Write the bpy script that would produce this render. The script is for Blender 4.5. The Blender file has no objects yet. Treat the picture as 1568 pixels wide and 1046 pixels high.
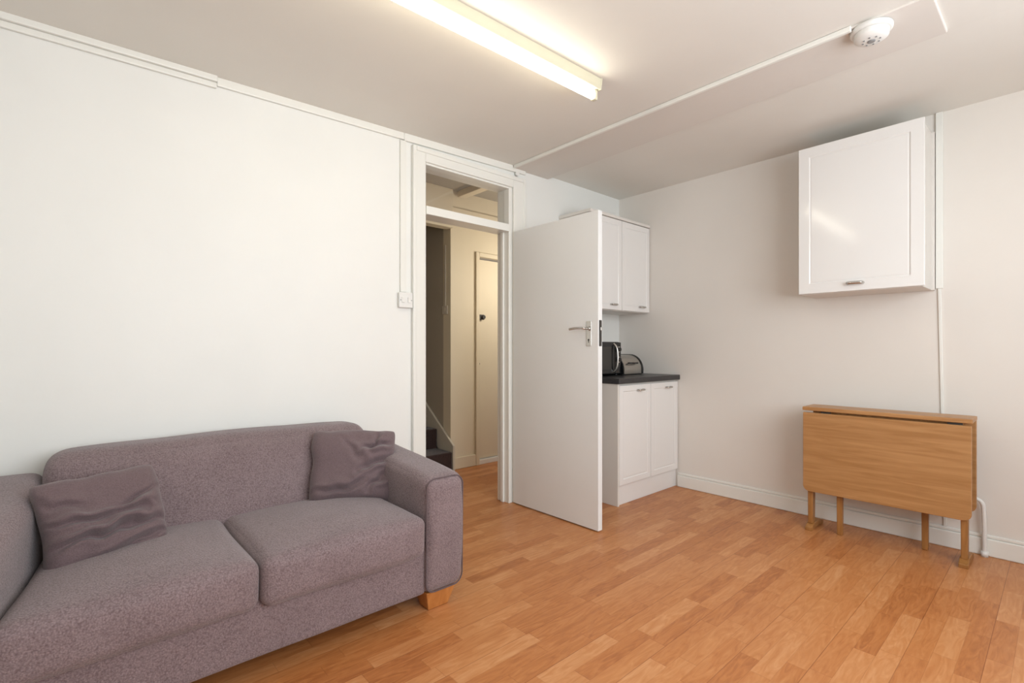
import bpy, bmesh, math, random
from mathutils import Vector, Matrix, noise
random.seed(4)
scene = bpy.context.scene
COL = scene.collection
scene.view_settings.view_transform = 'Standard'
scene.view_settings.look = 'None'

# ---------------------------------------------------------------- materials
def new_mat(name):
    m = bpy.data.materials.new(name); m.use_nodes = True
    nt = m.node_tree
    return m, nt, nt.nodes["Principled BSDF"]
def N(nt, t, **kw):
    n = nt.nodes.new(t)
    for k, v in kw.items(): setattr(n, k, v)
    return n
def coords(nt, scale=(1,1,1), rot=(0,0,0)):
    tc = N(nt, 'ShaderNodeTexCoord'); mp = N(nt, 'ShaderNodeMapping')
    mp.inputs['Scale'].default_value = scale; mp.inputs['Rotation'].default_value = rot
    nt.links.new(tc.outputs['Object'], mp.inputs['Vector'])
    return mp.outputs['Vector']
def ramp(nt, fac, stops):
    r = N(nt, 'ShaderNodeValToRGB')
    e = r.color_ramp.elements
    e[0].position, e[0].color = stops[0][0], (*stops[0][1], 1)
    e[1].position, e[1].color = stops[-1][0], (*stops[-1][1], 1)
    for p, c in stops[1:-1]:
        x = e.new(p); x.color = (*c, 1)
    nt.links.new(fac, r.inputs['Fac']); return r.outputs['Color']
def bump(nt, b, height, strength=.1, dist=.01):
    bp = N(nt, 'ShaderNodeBump'); bp.inputs['Strength'].default_value = strength
    bp.inputs['Distance'].default_value = dist
    nt.links.new(height, bp.inputs['Height']); nt.links.new(bp.outputs['Normal'], b.inputs['Normal'])
def paint(name, col, rough=.6, var=.04, nscale=2.5, bs=.06, bscale=60, spec=.5):
    m, nt, b = new_mat(name)
    n = N(nt, 'ShaderNodeTexNoise'); n.inputs['Scale'].default_value = nscale; n.inputs['Detail'].default_value = 4
    nt.links.new(coords(nt), n.inputs['Vector'])
    c = ramp(nt, n.outputs['Fac'], [(.3, tuple(x*(1-var) for x in col)), (.7, col)])
    nt.links.new(c, b.inputs['Base Color'])
    if bs > 0:
        n2 = N(nt, 'ShaderNodeTexNoise'); n2.inputs['Scale'].default_value = bscale
        nt.links.new(coords(nt), n2.inputs['Vector'])
        bump(nt, b, n2.outputs['Fac'], bs, .004)
    b.inputs['Roughness'].default_value = rough
    b.inputs['Specular IOR Level'].default_value = spec
    return m
def metal(name, col=(.6,.6,.6), rough=.3):
    m = paint(name, col, rough, .05, 20, .02, 200); m.node_tree.nodes["Principled BSDF"].inputs['Metallic'].default_value = 1
    return m
def wood(name, c1, c2, scale, rough=.4, sc=6):
    m, nt, b = new_mat(name)
    n = N(nt, 'ShaderNodeTexNoise'); n.inputs['Scale'].default_value = sc; n.inputs['Detail'].default_value = 8; n.inputs['Distortion'].default_value = .6
    nt.links.new(coords(nt, scale), n.inputs['Vector'])
    c = ramp(nt, n.outputs['Fac'], [(.32, c1), (.66, c2)])
    nt.links.new(c, b.inputs['Base Color']); bump(nt, b, n.outputs['Fac'], .05, .003)
    b.inputs['Roughness'].default_value = rough
    return m
def fabric(name, c1, c2, s=140, bst=.5, weave=.5):
    """knobbly woven cloth: cellular threads + fine noise"""
    m, nt, b = new_mat(name)
    v = coords(nt)
    vo = N(nt, 'ShaderNodeTexVoronoi'); vo.inputs['Scale'].default_value = s; vo.inputs['Randomness'].default_value = .85
    nt.links.new(v, vo.inputs['Vector'])
    n = N(nt, 'ShaderNodeTexNoise'); n.inputs['Scale'].default_value = 260; n.inputs['Detail'].default_value = 2; nt.links.new(v, n.inputs['Vector'])
    n4 = N(nt, 'ShaderNodeTexNoise'); n4.inputs['Scale'].default_value = 7; n4.inputs['Detail'].default_value = 3; nt.links.new(v, n4.inputs['Vector'])
    inv = N(nt, 'ShaderNodeMath', operation='MULTIPLY_ADD'); nt.links.new(vo.outputs['Distance'], inv.inputs[0]); inv.inputs[1].default_value = -weave; nt.links.new(n.outputs['Fac'], inv.inputs[2])
    ad = N(nt, 'ShaderNodeMath', operation='MULTIPLY_ADD'); nt.links.new(n4.outputs['Fac'], ad.inputs[0]); ad.inputs[1].default_value = .25; nt.links.new(inv.outputs[0], ad.inputs[2])
    c = ramp(nt, ad.outputs[0], [(.05, c1), (.65, c2)])
    nt.links.new(c, b.inputs['Base Color']); bump(nt, b, inv.outputs[0], bst, .004)
    b.inputs['Roughness'].default_value = .95; b.inputs['Specular IOR Level'].default_value = .15
    b.inputs['Sheen Weight'].default_value = .25; b.inputs['Sheen Roughness'].default_value = .5
    return m
def emis(name, col, s):
    m, nt, b = new_mat(name)
    b.inputs['Emission Color'].default_value = (*col, 1); b.inputs['Emission Strength'].default_value = s
    b.inputs['Base Color'].default_value = (.9,.9,.9,1)
    return m
def laminate():
    m, nt, b = new_mat("laminate_floor")
    tc = N(nt, 'ShaderNodeTexCoord'); sp = N(nt, 'ShaderNodeSeparateXYZ'); nt.links.new(tc.outputs['Object'], sp.inputs[0])
    def M(op, a, bb=None):
        n = N(nt, 'ShaderNodeMath', operation=op)
        for i, x in enumerate((a, bb)):
            if x is None: continue
            if isinstance(x, (int, float)): n.inputs[i].default_value = x
            else: nt.links.new(x, n.inputs[i])
        return n.outputs[0]
    W, L = .068, .38
    yr = M('DIVIDE', sp.outputs['Y'], W); row = M('FLOOR', yr)
    wn = N(nt, 'ShaderNodeTexWhiteNoise', noise_dimensions='1D'); nt.links.new(row, wn.inputs['W'])
    xr = M('ADD', M('DIVIDE', sp.outputs['X'], L), M('MULTIPLY', wn.outputs['Value'], 7.3)); colm = M('FLOOR', xr)
    cb = N(nt, 'ShaderNodeCombineXYZ'); nt.links.new(row, cb.inputs[0]); nt.links.new(colm, cb.inputs[1])
    wn2 = N(nt, 'ShaderNodeTexWhiteNoise', noise_dimensions='2D'); nt.links.new(cb.outputs[0], wn2.inputs['Vector'])
    mp = N(nt, 'ShaderNodeMapping'); mp.inputs['Scale'].default_value = (1.8, 10, 1)
    off = N(nt, 'ShaderNodeVectorMath', operation='SCALE'); nt.links.new(wn2.outputs['Color'], off.inputs[0]); off.inputs['Scale'].default_value = 9
    ad = N(nt, 'ShaderNodeVectorMath', operation='ADD'); nt.links.new(tc.outputs['Object'], ad.inputs[0]); nt.links.new(off.outputs[0], ad.inputs[1])
    nt.links.new(ad.outputs[0], mp.inputs['Vector'])
    g = N(nt, 'ShaderNodeTexNoise'); g.inputs['Scale'].default_value = 3.4; g.inputs['Detail'].default_value = 7; g.inputs['Distortion'].default_value = 2.0
    nt.links.new(mp.outputs[0], g.inputs['Vector'])
    f = M('ADD', M('MULTIPLY', wn2.outputs['Value'], .36), M('MULTIPLY', g.outputs['Fac'], .76))
    c = ramp(nt, f, [(.25, (.37,.122,.034)), (.46, (.49,.182,.055)), (.66, (.56,.235,.083)), (.88, (.64,.31,.135))])
    ey = M('LESS_THAN', M('FRACT', yr), .022)
    y3 = M('LESS_THAN', M('FRACT', M('DIVIDE', yr, 3.0)), .012)
    ex = M('LESS_THAN', M('FRACT', xr), .006)
    e = M('MAXIMUM', M('MULTIPLY', M('MAXIMUM', ey, ex), .30), M('MULTIPLY', y3, .6))
    mx = N(nt, 'ShaderNodeMix', data_type='RGBA'); mx.blend_type = 'MULTIPLY'
    nt.links.new(e, mx.inputs['Factor']); nt.links.new(c, mx.inputs['A']); mx.inputs['B'].default_value = (.4,.25,.15,1)
    nt.links.new(mx.outputs['Result'], b.inputs['Base Color'])
    bump(nt, b, g.outputs['Fac'], .03, .002)
    n3 = N(nt, 'ShaderNodeTexNoise'); n3.inputs['Scale'].default_value = 2.0; n3.inputs['Detail'].default_value = 5; nt.links.new(tc.outputs['Object'], n3.inputs['Vector'])
    nt.links.new(M('ADD', M('MULTIPLY', n3.outputs['Fac'], .22), .27), b.inputs['Roughness'])
    return m
def glass():
    m, nt, b = new_mat("window_glass")
    tr = N(nt, 'ShaderNodeBsdfTransparent'); gl = N(nt, 'ShaderNodeBsdfGlossy'); gl.inputs['Roughness'].default_value = .03
    mx = N(nt, 'ShaderNodeMixShader'); mx.inputs[0].default_value = .08
    nt.links.new(tr.outputs[0], mx.inputs[1]); nt.links.new(gl.outputs[0], mx.inputs[2])
    nt.links.new(mx.outputs[0], nt.nodes['Material Output'].inputs['Surface'])
    return m

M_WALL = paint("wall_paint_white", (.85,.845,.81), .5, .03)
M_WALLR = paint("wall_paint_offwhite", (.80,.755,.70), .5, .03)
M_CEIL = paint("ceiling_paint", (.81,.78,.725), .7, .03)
M_CEILB = paint("boxing_shade_tint", (.755,.71,.66), .7, .03)  # greyer than the ceiling: shading of the boxed strip put into its colour
M_TRIM = paint("trim_gloss_white", (.84,.83,.78), .3, .02)
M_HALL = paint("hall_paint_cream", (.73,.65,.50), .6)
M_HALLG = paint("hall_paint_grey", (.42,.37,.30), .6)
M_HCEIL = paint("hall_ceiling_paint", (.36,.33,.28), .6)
M_STRING = paint("string_board_paint", (.60,.55,.46), .5)
M_DOOR = paint("door_gloss_white", (.83,.83,.82), .28, .02)
M_CAB = paint("cabinet_gloss_white", (.83,.81,.785), .12, .01, 2.5, .0)
M_CARC = paint("cabinet_carcass", (.76,.72,.67), .4, .02)
M_PLAST = paint("white_plastic", (.80,.79,.76), .35, .01, 5, 0)
M_PLASTY = paint("aged_plastic", (.66,.62,.47), .4, .02, 5, 0)
M_TOP = paint("worktop_dark", (.035,.033,.035), .35, .4, 90, .02)
M_BLACK = paint("black_gloss", (.012,.012,.013), .15, .1, 5, 0)
M_DARK = paint("dark_metal", (.04,.035,.03), .4, .1, 5, 0)
M_STEEL = metal("brushed_steel", (.48,.46,.43), .28)
M_CHROME = metal("satin_chrome", (.60,.58,.55), .25)
M_FLOOR = laminate()
M_OAK = wood("oak_veneer", (.38,.180,.060), (.49,.255,.100), (3,.35,5), .4, 9)
M_OAKD = wood("oak_edge", (.28,.12,.03), (.40,.185,.055), (4,4,.5), .4, 9)
M_FOOT = wood("sofa_foot_wood", (.42,.15,.035), (.57,.24,.07), (3,3,.6), .35, 9)
M_FAB = fabric("sofa_fabric", (.150,.105,.108), (.29,.22,.226), 175, .5, .55)
M_PIL = fabric("pillow_fabric", (.108,.073,.077), (.18,.127,.133), 300, .2, .3)
M_SEAM = fabric("seam_fabric", (.09,.062,.064), (.14,.10,.104), 300, .2, .3)
M_CARPET = fabric("stair_carpet", (.02,.012,.012), (.06,.035,.03), 200, .6)
M_TUBE = emis("tube_glow", (1,.95,.80), 14)
M_GLASS = glass()
M_GREY = paint("grey_plastic", (.25,.25,.25), .4, .02, 5, 0)

# ---------------------------------------------------------------- helpers
def link(o): COL.objects.link(o); return o
def mesh_obj(name, bm, mat, smooth=False):
    me = bpy.data.meshes.new(name); bm.normal_update(); bm.to_mesh(me); bm.free()
    if mat: me.materials.append(mat)
    if smooth: me.shade_smooth()
    return link(bpy.data.objects.new(name, me))
def bev(o, w, seg=2):
    if w > 0:
        m = o.modifiers.new("bevel", 'BEVEL'); m.width = w; m.segments = seg; m.limit_method = 'ANGLE'; m.angle_limit = .6
    return o
def box(name, x0, x1, y0, y1, z0, z1, mat, b=0, seg=2):
    bm = bmesh.new(); bmesh.ops.create_cube(bm, size=1)
    bmesh.ops.scale(bm, vec=(abs(x1-x0), abs(y1-y0), abs(z1-z0)), verts=bm.verts)
    o = mesh_obj(name, bm, mat); o.location = ((x0+x1)/2, (y0+y1)/2, (z0+z1)/2)
    return bev(o, b, seg)
def mbox(name, boxes, mat, b=0):
    bm = bmesh.new()
    for x0, x1, y0, y1, z0, z1 in boxes:
        r = bmesh.ops.create_cube(bm, size=1)['verts']
        bmesh.ops.scale(bm, vec=(x1-x0, y1-y0, z1-z0), verts=r)
        bmesh.ops.translate(bm, vec=((x0+x1)/2, (y0+y1)/2, (z0+z1)/2), verts=r)
    return bev(mesh_obj(name, bm, mat), b)
def hexa(bm, p):
    v = [bm.verts.new(q) for q in p]
    for f in ((0,3,2,1),(4,5,6,7),(0,1,5,4),(1,2,6,5),(2,3,7,6),(3,0,4,7)):
        bm.faces.new([v[i] for i in f])
def cyl(name, p0, p1, r, mat, r2=None, seg=24, b=0):
    p0, p1 = Vector(p0), Vector(p1); d = p1-p0
    bm = bmesh.new(); bmesh.ops.create_cone(bm, cap_ends=True, segments=seg, radius1=r, radius2=r if r2 is None else r2, depth=d.length)
    o = mesh_obj(name, bm, mat)
    for p in o.data.polygons: p.use_smooth = len(p.vertices) == 4
    o.matrix_world = Matrix.Translation((p0+p1)/2) @ d.to_track_quat('Z', 'Y').to_matrix().to_4x4()
    return bev(o, b)
def curve(name, pts, r, mat, bez=False, cyc=False):
    cu = bpy.data.curves.new(name, 'CURVE'); cu.dimensions = '3D'; cu.bevel_depth = r; cu.bevel_resolution = 4; cu.use_fill_caps = True
    s = cu.splines.new('NURBS' if bez else 'POLY'); s.points.add(len(pts)-1)
    for i, p in enumerate(pts): s.points[i].co = (*p, 1)
    if bez: s.use_endpoint_u = True; s.order_u = 3; s.resolution_u = 10
    if cyc: s.use_cyclic_u = True
    cu.materials.append(mat); return link(bpy.data.objects.new(name, cu))
def group(name, loc, parts):
    e = link(bpy.data.objects.new(name, None)); e.location = loc; e.empty_display_size = .1
    for p in parts:
        p.parent = e; p.matrix_parent_inverse = Matrix.Translation(-Vector(loc))
    return e
def roundbox(name, x0, x1, y0, y1, z0, z1, r, mat, puff=(0,0,0), wob=.004, cuts=18, fn=None, seed=0):
    bm = bmesh.new(); bmesh.ops.create_cube(bm, size=2)
    bmesh.ops.subdivide_edges(bm, edges=bm.edges, cuts=cuts, use_grid_fill=True)
    h = Vector((x1-x0, y1-y0, z1-z0))/2; c = Vector((x0+x1, y0+y1, z0+z1))/2
    for v in bm.verts:
        s = Vector([math.sin(k*math.pi/2) for k in v.co])
        q = Vector([s[i]*h[i] for i in range(3)])
        rr = min(r, min(h)*.98)
        inn = Vector([max(-(h[i]-rr), min(h[i]-rr, q[i])) for i in range(3)])
        d = q-inn
        if d.length > 1e-6: q = inn + d.normalized()*rr
        a = [1-min(1, abs(s[i]))**2.5 for i in range(3)]
        q.x += math.copysign(1, s.x)*puff[0]*a[1]*a[2]*abs(s.x)
        q.y += math.copysign(1, s.y)*puff[1]*a[0]*a[2]*abs(s.y)
        q.z += math.copysign(1, s.z)*puff[2]*a[0]*a[1]*abs(s.z)
        w = q+c
        n = noise.noise_vector(w*4.5+Vector((seed*3.1, seed, 0)))
        q += n*wob
        if fn: q = fn(q+c)-c
        v.co = q
    o = mesh_obj(name, bm, mat, True); o.location = c
    m = o.modifiers.new("sub", 'SUBSURF'); m.levels = 1; m.render_levels = 1
    return o
def lathe(name, prof, mat, loc, axis_down=False, seg=40):
    bm = bmesh.new(); rings = []
    for r, z in prof:
        rings.append([bm.verts.new((r*math.cos(2*math.pi*i/seg), r*math.sin(2*math.pi*i/seg), z)) for i in range(seg)])
    for a, b in zip(rings, rings[1:]):
        for i in range(seg):
            bm.faces.new((a[i], a[(i+1) % seg], b[(i+1) % seg], b[i]))
    bm.faces.new(rings[0][::-1]); bm.faces.new(rings[-1])
    bmesh.ops.recalc_face_normals(bm, faces=bm.faces)
    o = mesh_obj(name, bm, mat, False); o.location = loc
    for p in o.data.polygons: p.use_smooth = len(p.vertices) == 4
    return bev(o, .001)

# ---------------------------------------------------------------- room shell
WX, SY = -4.14, -3.6
def zc(x):
    P = [(-6, 2.34), (-3.9, 2.395), (-2.2, 2.44), (-1.3, 2.463), (-.93, 2.478), (5, 2.478)]
    for (a, za), (b, zb) in zip(P, P[1:]):
        if x <= b: return za+(zb-za)*(x-a)/(b-a)
DX0, DX1 = -2.07, -1.31     # structural opening in door wall
box("floor", WX-.12, 1.2, SY-.12, 4.0, -.1, 0, M_FLOOR)
mbox("wall_north", [(WX-.12, DX0, 0, .12, 0, 2.6), (DX1, 0, 0, .12, 0, 2.6), (DX0, DX1, 0, .12, 2.32, 2.6)], M_WALL)
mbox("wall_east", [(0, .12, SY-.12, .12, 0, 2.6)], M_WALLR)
mbox("wall_west", [(WX-.12, WX, SY-.12, 0, 0, 2.6)], M_WALL)
wx0, wx1, wz0, wz1 = -3.6, -1.0, .85, 2.25
mbox("wall_south", [(WX, wx0, SY-.12, SY, 0, 2.6), (wx1, 0, SY-.12, SY, 0, 2.6), (wx0, wx1, SY-.12, SY, 0, wz0), (wx0, wx1, SY-.12, SY, wz1, 2.6)], M_WALL)
fr = []
fw = .05
for a in ((wx0, wx0+fw, wz0, wz1), (wx1-fw, wx1, wz0, wz1), (wx0+fw, wx1-fw, wz0, wz0+fw), (wx0+fw, wx1-fw, wz1-fw, wz1),
          (-2.32, -2.28, wz0+fw, wz1-fw)):
    fr.append((a[0], a[1], SY-.09, SY-.03, a[2], a[3]))
group("window_1", (-2.3, SY, 1.5), [mbox("frame", fr, M_TRIM, .004), box("pane", wx0+fw, wx1-fw, SY-.065, SY-.06, wz0+fw, wz1-fw, M_GLASS),
      box("sill", wx0-.05, wx1+.05, SY-.03, SY+.1, wz0-.03, wz0-.001, M_TRIM, .005)])
bm = bmesh.new()
xs = [WX, -3.9, -2.2, -1.3, -.93, 0]
for a, b in zip(xs, xs[1:]):
    hexa(bm, [(a, SY, zc(a)), (b, SY, zc(b)), (b, 0, zc(b)), (a, 0, zc(a)), (a, SY, 2.62), (b, SY, 2.62), (b, 0, 2.62), (a, 0, 2.62)])
bmesh.ops.remove_doubles(bm, verts=bm.verts, dist=1e-5)
mesh_obj("ceiling", bm, M_CEIL)
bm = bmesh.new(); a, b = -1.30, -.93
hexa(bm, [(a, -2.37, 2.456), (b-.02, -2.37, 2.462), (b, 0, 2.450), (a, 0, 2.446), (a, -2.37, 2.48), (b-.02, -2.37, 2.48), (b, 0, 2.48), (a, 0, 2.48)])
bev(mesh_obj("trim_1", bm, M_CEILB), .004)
bm = bmesh.new()
def strip(a, b, top, bot, th):
    hexa(bm, [(a, -th, zc(a)-bot), (b, -th, zc(b)-bot), (b, 0, zc(b)-bot), (a, 0, zc(a)-bot), (a, -th, zc(a)-top), (b, -th, zc(b)-top), (b, 0, zc(b)-top), (a, 0, zc(a)-top)])
strip(WX, -3.2, -.01, .026, .030); strip(WX, -3.2, .026, .052, .016)
strip(-3.2, -2.2, -.01, .040, .016); strip(-2.2, -1.18, -.01, .045, .018)
bev(mesh_obj("trim_2", bm, M_TRIM), .004)
def skirt(name, boxes, mat=M_TRIM): return mbox(name, boxes, mat, .006)
skirt("baseboard_east", [(-.018, 0, SY, -.585, 0, .095), (-.012, 0, SY, -.585, .095, .115)])
skirt("baseboard_north", [(WX, -2.142, -.018, 0, 0, .11), (-1.18, -.82, -.018, 0, 0, .11)])
skirt("baseboard_west", [(WX, WX+.018, SY, -.02, 0, .11)])
skirt("baseboard_south", [(WX+.02, -.02, SY, SY+.018, 0, .11)])

T = [(-2.07, -2.04, -.004, .124, 0, 2.32), (-1.34, -1.31, -.004, .124, 0, 2.32), (-2.04, -1.34, -.004, .124, 2.29, 2.32),
     (-2.04, -1.34, -.012, .124, 1.977, 2.03),
     (-2.04, -2.025, .045, .075, 0, 1.977), (-1.355, -1.34, .045, .075, 0, 1.977)]
A = [(-2.125, -2.052, -.02, 0, 0, 2.375), (-2.145, -2.12, -.028, 0, 0, 2.385),
     (-1.305, -1.205, -.02, 0, 0, 2.36), (-1.21, -1.182, -.028, 0, 0, 2.385),
     (-2.052, -1.305, -.02, 0, 2.302, 2.36), (-2.12, -1.21, -.028, 0, 2.355, 2.385)]
H = [(-2.145, -2.052, .12, .14, 0, 2.38), (-1.328, -1.235, .12, .14, 0, 2.38), (-2.052, -1.328, .12, .14, 2.302, 2.38)]
group("door_frame", (-1.7, 0, 0), [mbox("lining", T, M_TRIM, .003), mbox("architrave", A, M_TRIM, .005), mbox("architrave_hall", H, M_TRIM, .005),
      box("transom_glass", -2.04, -1.34, .05, .055, 2.03, 2.29, M_GLASS)])
parts = [box("leaf", -1.315, -1.276, -.80, -.028, .008, 1.975, M_DOOR, .002),
         box("handle_plate", -1.3195, -1.315, -.748, -.708, 1.14, 1.297, M_CHROME, .003),
         curve("lever", [(-1.318, -.728, 1.25), (-1.36, -.728, 1.25), (-1.366, -.715, 1.252), (-1.366, -.66, 1.254), (-1.364, -.61, 1.247)], .0075, M_CHROME, True),
         cyl("rose", (-1.319, -.728, 1.25), (-1.329, -.728, 1.25), .014, M_CHROME),
         cyl("keyhole", (-1.3194, -.728, 1.18), (-1.3205, -.728, 1.18), .006, M_BLACK),
         box("keyslot", -1.3205, -1.3194, -.7305, -.7255, 1.163, 1.18, M_BLACK),
         box("latch_plate", -1.307, -1.284, -.803, -.80, 1.14, 1.30, M_DARK, .001),
         box("latch_bolt", -1.301, -1.290, -.81, -.803, 1.235, 1.258, M_CHROME, .002),
         box("handle_plate_back", -1.276, -1.2715, -.748, -.708, 1.14, 1.297, M_CHROME, .003),
         curve("lever_back", [(-1.272, -.728, 1.25), (-1.235, -.728, 1.25), (-1.229, -.715, 1.25), (-1.229, -.62, 1.25)], .0075, M_CHROME, True)]
for z in (.2, 1.0, 1.75):
    parts.append(cyl("hinge", (-1.30, -.028, z), (-1.30, -.028, z+.08), .006, M_PLAST))
group("door_1", (-1.3, -.4, 0), parts)

# ---------------------------------------------------------------- hallway
HY = 1.1
mbox("wall_hall_north", [(-1.085, -.76, HY, HY+.12, 0, 2.9), (0, 1.2, HY, HY+.12, 0, 2.9), (-.76, 0, HY, HY+.12, 2.02, 2.9)], M_HALL)
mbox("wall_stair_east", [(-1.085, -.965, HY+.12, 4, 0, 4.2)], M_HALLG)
mbox("wall_stair_west", [(-2.3, -2.18, .12, 4, 0, 4.2)], M_HALL)
mbox("wall_stair_north", [(-2.18, -1.085, 3.9, 4, 0, 4.2)], M_HALLG)
mbox("wall_hall_east", [(1.1, 1.2, .12, HY, 0, 2.9)], M_HALL)
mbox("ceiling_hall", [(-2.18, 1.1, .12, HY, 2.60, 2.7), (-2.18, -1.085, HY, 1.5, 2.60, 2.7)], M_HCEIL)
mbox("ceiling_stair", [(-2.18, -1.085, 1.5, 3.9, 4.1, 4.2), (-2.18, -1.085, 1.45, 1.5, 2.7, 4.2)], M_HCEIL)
mbox("trim_3", [(-2.18, 1.1, .52, .60, 2.53, 2.599), (-2.18, -1.085, HY-.04, HY+.06, 2.24, 2.599), (-1.085, 1.1, HY-.02, HY, 2.40, 2.44), (-1.02, -.94, .60, HY-.02, 2.54, 2.599)], M_HALL, .004)
mbox("trim_4", [(-.80, -.76, HY-.022, HY, 0, 2.06), (0, .04, HY-.022, HY, 0, 2.06), (-.76, 0, HY-.022, HY, 2.02, 2.06)], M_HALL, .004)
skirt("baseboard_hall", [(-1.085, -.80, HY-.018, HY, 0, .11), (.04, 1.1, HY-.018, HY, 0, .11)], M_HALL)
group("door_2", (-.4, HY, 0), [box("leaf", -.755, -.005, HY+.02, HY+.06, .05, 2.0, M_HALL, .002), box("threshold", -.76, 0, HY-.01, HY+.10, 0, .045, M_TRIM, .003),
      box("rim_latch", -.755, -.69, HY-.012, HY+.02, 1.41, 1.46, M_DARK, .006), cyl("knob", (-.71, HY-.03, 1.435), (-.71, HY-.01, 1.435), .018, M_DARK),
      cyl("keyhole", (-.74, HY+.015, .98), (-.74, HY+.022, .98), .012, M_DARK)])
steps = []; n = 11
for i in range(n):
    y0 = 1.02+.25*i
    steps.append((-2.17, -1.12, y0, y0+.27, 0 if i < 2 else .185*(i-1), .185*(i+1)))
st = mbox("treads", steps, M_CARPET, .012)
bm = bmesh.new()
hexa(bm, [(-1.113, 1.02, 0), (-1.090, 1.02, 0), (-1.090, 3.8, 2.06), (-1.113, 3.8, 2.06), (-1.113, 1.02, .24), (-1.090, 1.02, .24), (-1.090, 3.8, 2.30), (-1.113, 3.8, 2.30)])
bmesh.ops.recalc_face_normals(bm, faces=bm.faces)
group("staircase", (-1.6, 1.1, 0), [st, bev(mesh_obj("string_board", bm, M_STRING), .004)])
group("hall_light_switch", (-1.1, 1.25, 1.5), [box("plate", -1.097, -1.086, 1.14, 1.225, 1.45, 1.53, M_STRING, .003), box("rocker", -1.10, -1.097, 1.17, 1.195, 1.475, 1.51, M_STRING, .001),
      box("conduit", -1.094, -1.086, 1.175, 1.19, 1.53, 2.1, M_STRING)])

# ---------------------------------------------------------------- kitchen units
def shaker(name, w, h, loc, rotz=0, frame=.06, t=.02):
    bm = bmesh.new(); bmesh.ops.create_cube(bm, size=1)
    bmesh.ops.scale(bm, vec=(w, t, h), verts=bm.verts); bmesh.ops.translate(bm, vec=(w/2, t/2, h/2), verts=bm.verts)
    bm.faces.ensure_lookup_table(); bm.normal_update()
    f = [x for x in bm.faces if x.normal.y < -.9]
    bmesh.ops.inset_region(bm, faces=f, thickness=frame, depth=0)
    bmesh.ops.inset_region(bm, faces=f, thickness=.006, depth=-.005)
    bmesh.ops.inset_region(bm, faces=f, thickness=.012, depth=.002)
    o = mesh_obj(name, bm, M_CAB); bev(o, .0025, 2)
    o.matrix_world = Matrix.Translation(loc) @ Matrix.Rotation(rotz, 4, 'Z')
    return o
def bar_handle(name, c, axis, n, L=.07, r=.007):
    c = Vector(c); ax = Vector(axis); n = Vector(n)
    pts = [c-ax*L/2, c-ax*L/2+n*.02, c-ax*L*.3+n*.026, c+ax*L*.3+n*.026, c+ax*L/2+n*.02, c+ax*L/2]
    return curve(name, pts, r, M_CHROME, True)
P = [box("carcass", -.80, -.002, -.565, -.002, .14, .873, M_CARC, .002), box("plinth", -.80, -.002, -.565, -.545, 0, .139, M_CAB, .002),
     box("end_panel", -.818, -.8005, -.583, -.002, 0, .873, M_CARC, .002),
     shaker("door_left", .396, .715, (-.80, -.586, .145)), shaker("door_right", .39, .715, (-.398, -.586, .145)),
     bar_handle("handle_left", (-.55, -.586, .82), (1,0,0), (0,-1,0)), bar_handle("handle_right", (-.16, -.586, .82), (1,0,0), (0,-1,0)),
     box("worktop", -.83, -.002, -.605, -.002, .874, .914, M_TOP, .006, 3)]
group("kitchen_base_cabinet", (-.4, -.3, 0), P)
P = [box("carcass", -.80, -.002, -.30, -.002, 1.43, 2.16, M_CARC, .002), box("cornice", -.805, -.002, -.325, -.002, 2.161, 2.185, M_CARC, .004),
     shaker("door_left", .396, .72, (-.80, -.321, 1.435)), shaker("door_right", .39, .72, (-.398, -.321, 1.435)),
     bar_handle("handle_left", (-.52, -.321, 1.475), (1,0,0), (0,-1,0)), bar_handle("handle_right", (-.13, -.321, 1.475), (1,0,0), (0,-1,0))]
group("kitchen_wall_cabinet", (-.4, -.15, 1.43), P)
P = [box("carcass", -.285, -.002, -2.19, -1.59, 1.462, 2.365, M_CARC, .002), box("back_panel", -.03, -.001, -2.203, -1.58, 1.46, 2.37, M_CARC, .002),
     shaker("door", .615, .905, (-.307, -1.585, 1.465), -math.pi/2, .085),
     bar_handle("handle", (-.307, -1.885, 1.508), (0,1,0), (-1,0,0), .075, .009)]
group("kitchen_wall_cabinet", (-.15, -1.9, 1.46), P)

P = [box("body", -.80, -.45, -.33, -.03, .925, 1.18, M_BLACK, .008), box("door", -.80, -.528, -.345, -.331, .93, 1.176, M_BLACK, .004),
     box("window", -.775, -.575, -.347, -.345, .965, 1.14, M_DARK, .001), box("control_panel", -.525, -.45, -.345, -.331, .93, 1.176, M_BLACK, .004),
     curve("handle", [(-.548, -.345, 1.165), (-.538, -.37, 1.15), (-.534, -.378, 1.055), (-.538, -.37, .96), (-.548, -.345, .945)], .008, M_CHROME, True)]
for z in (1.12, 1.04):
    P.append(cyl("knob_ring", (-.487, -.346, z), (-.487, -.353, z), .023, M_CHROME)); P.append(cyl("knob", (-.487, -.353, z), (-.487, -.366, z), .017, M_BLACK, b=.002))
for x in (-.78, -.47):
    for y in (-.31, -.05): P.append(cyl("foot", (x, y, .914), (x, y, .926), .012, M_BLACK))
group("microwave", (-.62, -.19, .914), P)
def prof_extrude(name, prof, x0, x1, mat):
    bm = bmesh.new()
    A = [bm.verts.new((x0, y, z)) for y, z in prof]; B = [bm.verts.new((x1, y, z)) for y, z in prof]
    k = len(prof)
    for i in range(k): bm.faces.new((A[i], A[(i+1) % k], B[(i+1) % k], B[i]))
    bm.faces.new(A[::-1]); bm.faces.new(B); bmesh.ops.recalc_face_normals(bm, faces=bm.faces)
    return bev(mesh_obj(name, bm, mat), .002)
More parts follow.
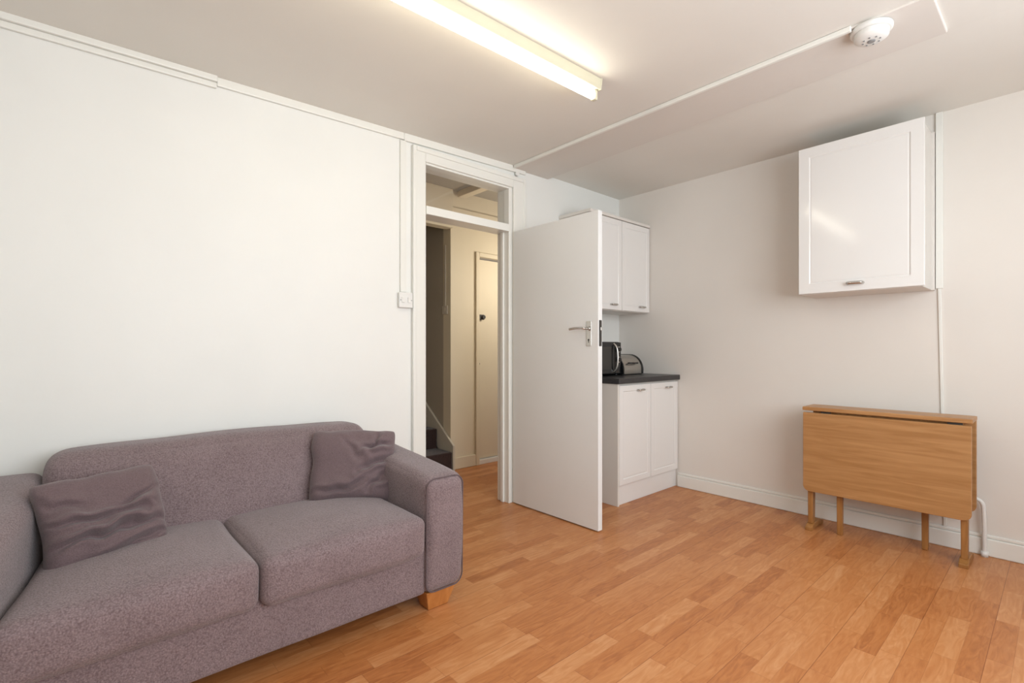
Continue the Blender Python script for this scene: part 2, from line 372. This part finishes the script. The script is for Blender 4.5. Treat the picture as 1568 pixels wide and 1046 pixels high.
def arcprof(s=0):
    pr = [(-.12, .922-s*0), (-.36-s, .922), (-.36-s, .955)]
    for i in range(11):
        a = math.pi*i/20
        pr.append((-.24-(.12+s)*math.cos(a), .955+(.12+s)*math.sin(a)))
    pr += [(-.14, 1.075+s), (-.12, 1.06+s)]
    return pr
group("bread_bin", (-.31, -.26, .914), [prof_extrude("shell", arcprof(0), -.43, -.185, M_STEEL), prof_extrude("end_left", arcprof(.005), -.443, -.43, M_BLACK), prof_extrude("end_right", arcprof(.005), -.185, -.165, M_BLACK),
      curve("handle", [(-.36, -.350, 1.01), (-.36, -.372, 1.01), (-.26, -.372, 1.01), (-.26, -.350, 1.01)], .006, M_BLACK),
      box("base", -.44, -.17, -.35, -.13, .9145, .922, M_BLACK)])

# ---------------------------------------------------------------- fluorescent batten
lx0, lx1, ly = -3.29, -1.775, -1.15
def zl(x): return 2.428+(x-lx1)*.020
bm = bmesh.new()
def pb(a, b, yh, zt, zb_, yb=None):
    yb = yb or yh
    hexa(bm, [(a, ly-yb, zl(a)-zb_), (b, ly-yb, zl(b)-zb_), (b, ly+yb, zl(b)-zb_), (a, ly+yb, zl(a)-zb_),
              (a, ly-yh, zl(a)-zt), (b, ly-yh, zl(b)-zt), (b, ly+yh, zl(b)-zt), (a, ly+yh, zl(a)-zt)])
pb(lx0, lx1, .034, -.022, .028, .026)
body = bev(mesh_obj("batten_body", bm, M_PLASTY), .003)
bm = bmesh.new(); pb(lx1-.004, lx1+.006, .037, -.024, .031, .029); pb(lx0-.006, lx0+.004, .037, -.024, .031, .029)
caps = bev(mesh_obj("end_caps", bm, M_PLASTY), .003)
bm = bmesh.new(); pb(lx1-.028, lx1-.004, .014, .028, .078); pb(lx0+.004, lx0+.028, .014, .028, .078)
hold = bev(mesh_obj("lamp_holders", bm, M_PLASTY), .005)
tube = cyl("tube", (lx0+.028, ly, zl(lx0)-.057), (lx1-.028, ly, zl(lx1)-.057), .018, M_TUBE)
group("fluorescent_light", ((lx0+lx1)/2, ly, 2.44), [body, caps, hold, tube])

zz = 2.4525
group("smoke_detector", (-1.24, -2.165, zz), [lathe("base", [(.074, 0), (.074, -.012), (.068, -.018)], M_PLAST, (-1.24, -2.165, zz)),
      lathe("dome", [(.062, -.018), (.060, -.038), (.045, -.048), (.02, -.051)], M_PLAST, (-1.24, -2.165, zz)),
      lathe("vents", [(.014, -.050), (.014, -.054), (.010, -.056)], M_GREY, (-1.24, -2.165, zz)),
      ] + [box("slot", -1.24+.03*math.cos(a)-.003, -1.24+.03*math.cos(a)+.003, -2.165+.03*math.sin(a)-.003, -2.165+.03*math.sin(a)+.003, zz-.0525, zz-.047, M_GREY) for a in [i*math.pi/4 for i in range(8)]])
group("ceiling_trunking", (-1.3, -1, 2.43), [box("run", -1.315, -1.297, -2.11, -.03, 2.440, 2.4615, M_TRIM, .003), cyl("junction", (-1.27, -.026, 2.41), (-1.27, -.008, 2.41), .016, M_PLAST)])  # cable trunking along the ceiling boxing, with junction
group("switch_trunking", (-2.2, 0, 2), [box("run", -2.225, -2.185, -.014, 0, 1.47, 2.395, M_TRIM, .003)])  # cable trunking down to the light switch
def slanted(name, y0, y1, z0, z1, w, th, mat):
    bm = bmesh.new()
    hexa(bm, [(-th, y0-w, z0), (0, y0-w, z0), (0, y0+w, z0), (-th, y0+w, z0), (-th, y1-w, z1), (0, y1-w, z1), (0, y1+w, z1), (-th, y1+w, z1)])
    bmesh.ops.recalc_face_normals(bm, faces=bm.faces)
    return bev(mesh_obj(name, bm, mat), .002)
group("wall_trunking", (0, -2.2, 1.5), [slanted("upper_run", -2.222, -2.222, 1.47, 2.478, .016, .014, M_TRIM), slanted("lower_run", -2.247, -2.222, .115, 1.47, .007, .010, M_TRIM)])  # cable trunking down the east wall beside the cupboard
group("pipe", (-.03, -2.4, 0), [curve("tube", [(-.025, -2.30, .31), (-.04, -2.37, .31), (-.04, -2.40, .30), (-.04, -2.412, .26), (-.035, -2.412, .012)], .010, M_PLAST, True),
      cyl("elbow", (-.035, -2.412, .0), (-.035, -2.412, .03), .016, M_PLAST)])
group("light_switch", (-2.195, 0, 1.42), [box("back_box", -2.238, -2.152, -.022, 0, 1.378, 1.465, M_PLAST, .003), box("plate", -2.241, -2.149, -.028, -.0225, 1.375, 1.468, M_PLAST, .003),
      box("rocker_1", -2.226, -2.207, -.033, -.028, 1.405, 1.438, M_PLAST, .002), box("rocker_2", -2.184, -2.165, -.033, -.028, 1.405, 1.438, M_PLAST, .002),
      cyl("screw_1", (-2.232, -.0295, 1.42), (-2.232, -.028, 1.42), .003, M_GREY), cyl("screw_2", (-2.158, -.0295, 1.42), (-2.158, -.028, 1.42), .003, M_GREY)])

# ---------------------------------------------------------------- drop leaf table (folded)
def leaf(name, x0, x1, ya, yb, z0, z1, r, mat):
    pts = [(ya, z1), (yb, z1)]
    for i in range(7):
        a = math.pi/2*i/6; pts.append((yb-r+r*math.cos(a), z0+r-r*math.sin(a)))
    for i in range(7):
        a = math.pi/2*i/6; pts.append((ya+r-r*math.sin(a), z0+r-r*math.cos(a)))
    bm = bmesh.new()
    A = [bm.verts.new((x0, y, z)) for y, z in pts]; B = [bm.verts.new((x1, y, z)) for y, z in pts]; k = len(pts)
    for i in range(k): bm.faces.new((A[i], A[(i+1) % k], B[(i+1) % k], B[i]))
    bm.faces.new(A); bm.faces.new(B); bmesh.ops.recalc_face_normals(bm, faces=bm.faces)
    return bev(mesh_obj(name, bm, mat), .003)
ya, yb = -2.39, -1.607
P = [box("top", -.31, -.11, ya, yb, .742, .765, M_OAK, .004), leaf("front_leaf", -.312, -.292, ya+.004, yb-.004, .243, .730, .035, M_OAK), leaf("back_leaf", -.105, -.087, ya+.004, yb-.004, .243, .74, .035, M_OAK),
     box("top_rail", -.275, -.135, ya+.05, yb-.05, .68, .741, M_OAKD), box("stretcher", -.215, -.195, ya+.05, yb-.05, .27, .33, M_OAKD, .003),
     box("hinge_1", -.295, -.288, yb-.15, yb-.10, .72, .742, M_DARK), box("hinge_2", -.295, -.288, ya+.04, ya+.10, .72, .742, M_DARK)]
def leg(name, x, y, w, d, z0=0, z1=.70):
    bm = bmesh.new(); k = .8
    hexa(bm, [(x-w*k, y-d*k, z0), (x+w*k, y-d*k, z0), (x+w*k, y+d*k, z0), (x-w*k, y+d*k, z0), (x-w, y-d, z1), (x+w, y-d, z1), (x+w, y+d, z1), (x-w, y+d, z1)])
    return bev(mesh_obj(name, bm, M_OAKD), .005)
for i, y in enumerate((ya+.035, yb-.035)):
    P.append(leg("end_post", -.255, y, .030, .017, .035))
    pr = [(-.315, 0), (-.275, 0), (-.25, .008), (-.16, .008), (-.135, 0), (-.095, 0), (-.095, .02), (-.15, .042), (-.26, .042), (-.315, .02)]
    bm = bmesh.new(); A = [bm.verts.new((a, y-.02, z)) for a, z in pr]; B = [bm.verts.new((a, y+.02, z)) for a, z in pr]
    for j in range(len(pr)): bm.faces.new((A[j], A[(j+1) % len(pr)], B[(j+1) % len(pr)], B[j]))
    bm.faces.new(A); bm.faces.new(B); bmesh.ops.recalc_face_normals(bm, faces=bm.faces)
    P.append(bev(mesh_obj("foot", bm, M_OAKD), .003))
P.append(leg("gate_leg_1", -.25, -1.795, .018, .018)); P.append(leg("gate_leg_2", -.15, -2.18, .018, .018))
P.append(box("gate_rail_1", -.26, -.24, -1.795, -1.66, .29, .32, M_OAKD, .003)); P.append(box("gate_rail_2", -.16, -.14, -2.34, -2.18, .29, .32, M_OAKD, .003))
group("drop_leaf_table", (-.2, -2.0, 0), P)

# ---------------------------------------------------------------- sofa
sxL, sxR = -3.785, -2.62
def leanf(p):
    k = (p.z-.42)
    p.y += k*.30 if k > 0 else 0
    return p
def splay(p):   # left arm splays outwards towards the front
    return .165*max(0, -.35-p.y)
def armf(p):
    p.x += 0.010*math.sin((p.z-.1)*6)*(1 if p.x > -3.2 else -1)
    if p.z > .25: p.z += (p.y+.92)*.075*(p.z-.25)/.32
    if p.x < -3.2:
        p.x -= splay(p)
        if p.z > .3: p.z += .015
    return p
def seatf(p):
    w = max(0, min(1, (-3.256-p.x)/(-3.256-sxL)))
    p.x -= splay(p)*w
    return p
S = [roundbox("base", sxL-.02, sxR+.02, -.905, -.08, .085, .29, .02, M_FAB, wob=.002, fn=seatf),
     roundbox("backrest", sxL-.01, sxR+.06, -.375, -.135, .22, .735, .075, M_FAB, puff=(.0, .03, .012), wob=.005, fn=leanf, cuts=24),
     roundbox("arm_right", sxR, -2.415, -.925, -.06, .085, .577, .045, M_FAB, puff=(.006, .006, .008), wob=.004, fn=armf, cuts=24),
     roundbox("arm_left", sxL-.205, sxL, -.925, -.06, .085, .577, .045, M_FAB, puff=(.006, .006, .008), wob=.004, fn=armf, cuts=24, seed=2),
     roundbox("seat_cushion_1", sxL+.003, -3.256, -.95, -.36, .262, .430, .038, M_FAB, puff=(.004, .014, .026), wob=.005, seed=5, cuts=28, fn=seatf),
     roundbox("seat_cushion_2", -3.25, sxR-.003, -.95, -.36, .262, .430, .038, M_FAB, puff=(.006, .014, .026), wob=.005, seed=9, cuts=28)]
def foot(x0, x1, y0, y1):
    bm = bmesh.new(); k = .025
    hexa(bm, [(x0+k, y0+k, 0), (x1-k, y0+k, 0), (x1-k, y1-k, 0), (x0+k, y1-k, 0), (x0, y0, .088), (x1, y0, .088), (x1, y1, .088), (x0, y1, .088)])
    return bev(mesh_obj("foot", bm, M_FOOT), .004)
for x0 in (-4.02, -2.60):
    for y0 in (-.905, -.20): S.append(foot(x0+(.04 if y0 > -.5 and x0 < -3 else 0), x0+.15, y0, y0+.12))
def ring(name, xa, xb, za, zb, y, r, sgn):
    pts = []
    for cx, cz, a0 in ((xb-r, zb-r, 0), (xa+r, zb-r, 90), (xa+r, za+r, 180), (xb-r, za+r, 270)):
        for k in range(6):
            a = math.radians(a0+18*k); p = Vector((cx+r*math.cos(a), y, cz+r*math.sin(a)))
            p.x += .010*math.sin((p.z-.1)*6)*sgn
            if sgn < 0:
                p.x -= splay(p)
                if p.z > .3: p.z += .015
            pts.append(p)
    return curve(name, pts, .0032, M_SEAM, False, True)
S.append(ring("arm_seam_right", sxR+.010, -2.425, .092, .570, -.914, .042, 1)); S.append(ring("arm_seam_left", sxL-.195, sxL-.010, .092, .570, -.914, .042, -1))
group("sofa", (-3.25, -.5, 0), S)

def pillow(name, w, h, t, loc, yaw, lean, roll, seed, folds, amp=.016):
    """folds: (u0,v0,u1,v1,width,depth) crease lines in pillow space"""
    n = 72; bm = bmesh.new(); grid = {}
    def crease(u, v):
        s_ = 0
        for u0, v0, u1, v1, wd, dp in folds:
            a = Vector((u0, v0)); b = Vector((u1, v1)); p = Vector((u+.10*noise.noise(Vector((u*3, v*3, seed))), v+.14*noise.noise(Vector((u*3, v*3, seed+5)))))
            L = (b-a).length; tt = max(0, min(1, (p-a).dot(b-a)/L/L)); d = (p-(a+(b-a)*tt)).length
            sd = 1 if (b-a).x*(p-a).y-(b-a).y*(p-a).x > 0 else -1
            fade = math.sin(math.pi*min(1, max(0, .12+.76*tt)))
            s_ += fade*(-dp*math.exp(-(d/wd)**2) + dp*.9*math.exp(-((d-wd*2)/wd/1.2)**2)*(1 if sd > 0 else .3))
        return s_
    for s in (1, -1):
        for i in range(n+1):
            for j in range(n+1):
                u = math.sin(math.pi/2*(-1+2*i/n)); v = math.sin(math.pi/2*(-1+2*j/n))
                edge = i in (0, n) or j in (0, n)
                if s == -1 and edge: grid[s, i, j] = grid[1, i, j]; continue
                x = u*w/2*(1-.04*(1-v*v)*abs(u)**4); y = v*h/2*(1-.04*(1-u*u)*abs(v)**4)
                cr = (abs(u*v))**6; x *= 1-.06*cr; y *= 1-.06*cr
                env = max(0, (1-u**4)*(1-v**4))
                q = Vector((x, y, s*t/2*env**.42*(1-.2*v)))
                k = noise.noise(Vector((x*6+seed, y*8, s*2)))
                q.z += s*(amp*k)*env**.4
                if s == 1: q.z += crease(u, v)*env**.3
                q.x += .011*noise.noise(Vector((y*14, seed, x*3))); q.y += .011*noise.noise(Vector((x*14, seed+4, y*3)))
                grid[s, i, j] = bm.verts.new(q)
    for s in (1, -1):
        for i in range(n):
            for j in range(n):
                f = [grid[s, i, j], grid[s, i+1, j], grid[s, i+1, j+1], grid[s, i, j+1]]
                if s == -1: f.reverse()
                try: bm.faces.new(f)
                except ValueError: pass
    o = mesh_obj(name, bm, M_PIL, True)
    o.matrix_world = Matrix.Translation(loc) @ Matrix.Rotation(yaw, 4, 'Z') @ Matrix.Rotation(math.pi/2-lean, 4, 'X') @ Matrix.Rotation(roll, 4, 'Z')
    m = o.modifiers.new("sub", 'SUBSURF'); m.levels = 1; m.render_levels = 1
    return o
F1 = [(.98,.65,.15,.35,.055,.026), (.95,.25,.1,-.20,.06,.030), (.6,.95,.35,.3,.05,.018), (-.2,.6,.25,-.05,.07,.014), (-.9,-.75,.3,-.5,.07,.020), (.9,-.2,.3,-.75,.06,.022)]
F2 = [(-.98,.0,.6,-.15,.055,.026), (-.9,-.55,.95,-.42,.06,.032), (.98,.25,.1,.02,.055,.020), (-.9,.5,-.3,.25,.07,.014), (-.1,-.9,.95,-.75,.05,.022)]
pillow("throw_pillow", .385, .35, .16, (-2.715, -.44, .565), math.radians(-24), math.radians(24), math.radians(-3), 3.3, F1)
pillow("throw_pillow", .345, .315, .15, (-3.635, -.48, .542), math.radians(8), math.radians(30), math.radians(3), 7.7, F2)

# ---------------------------------------------------------------- lights, world, camera
def area(name, loc, rot, sx, sy, power, col):
    l = bpy.data.lights.new(name, 'AREA'); l.shape = 'RECTANGLE'; l.size = sx; l.size_y = sy; l.energy = power; l.color = col
    o = link(bpy.data.objects.new(name, l)); o.location = loc; o.rotation_euler = rot; return o
area("window_daylight", (-2.3, SY-.14, 1.55), (math.radians(90), 0, 0), 2.5, 1.35, 92, (.90,.96,1))
l = bpy.data.lights.new("hall_fill_light", 'POINT'); l.energy = 17; l.color = (1,.90,.75); l.shadow_soft_size = .08  # bare point light added to brighten the hall, no fixture
o = link(bpy.data.objects.new("hall_fill_light", l)); o.location = (-.3, .45, 1.80)
w = bpy.data.worlds.new("World"); scene.world = w; w.use_nodes = True
w.node_tree.nodes['Background'].inputs['Color'].default_value = (.7,.8,1,1); w.node_tree.nodes['Background'].inputs['Strength'].default_value = .6

cam = bpy.data.cameras.new("camera"); cam.lens = 17.403; cam.sensor_width = 36; cam.shift_y = .00765; cam.clip_start = .01
co = link(bpy.data.objects.new("camera", cam)); co.location = (-3.725, -2.701, 1.121)
co.rotation_euler = (math.radians(90), 0, math.radians(-41.85))
scene.camera = co
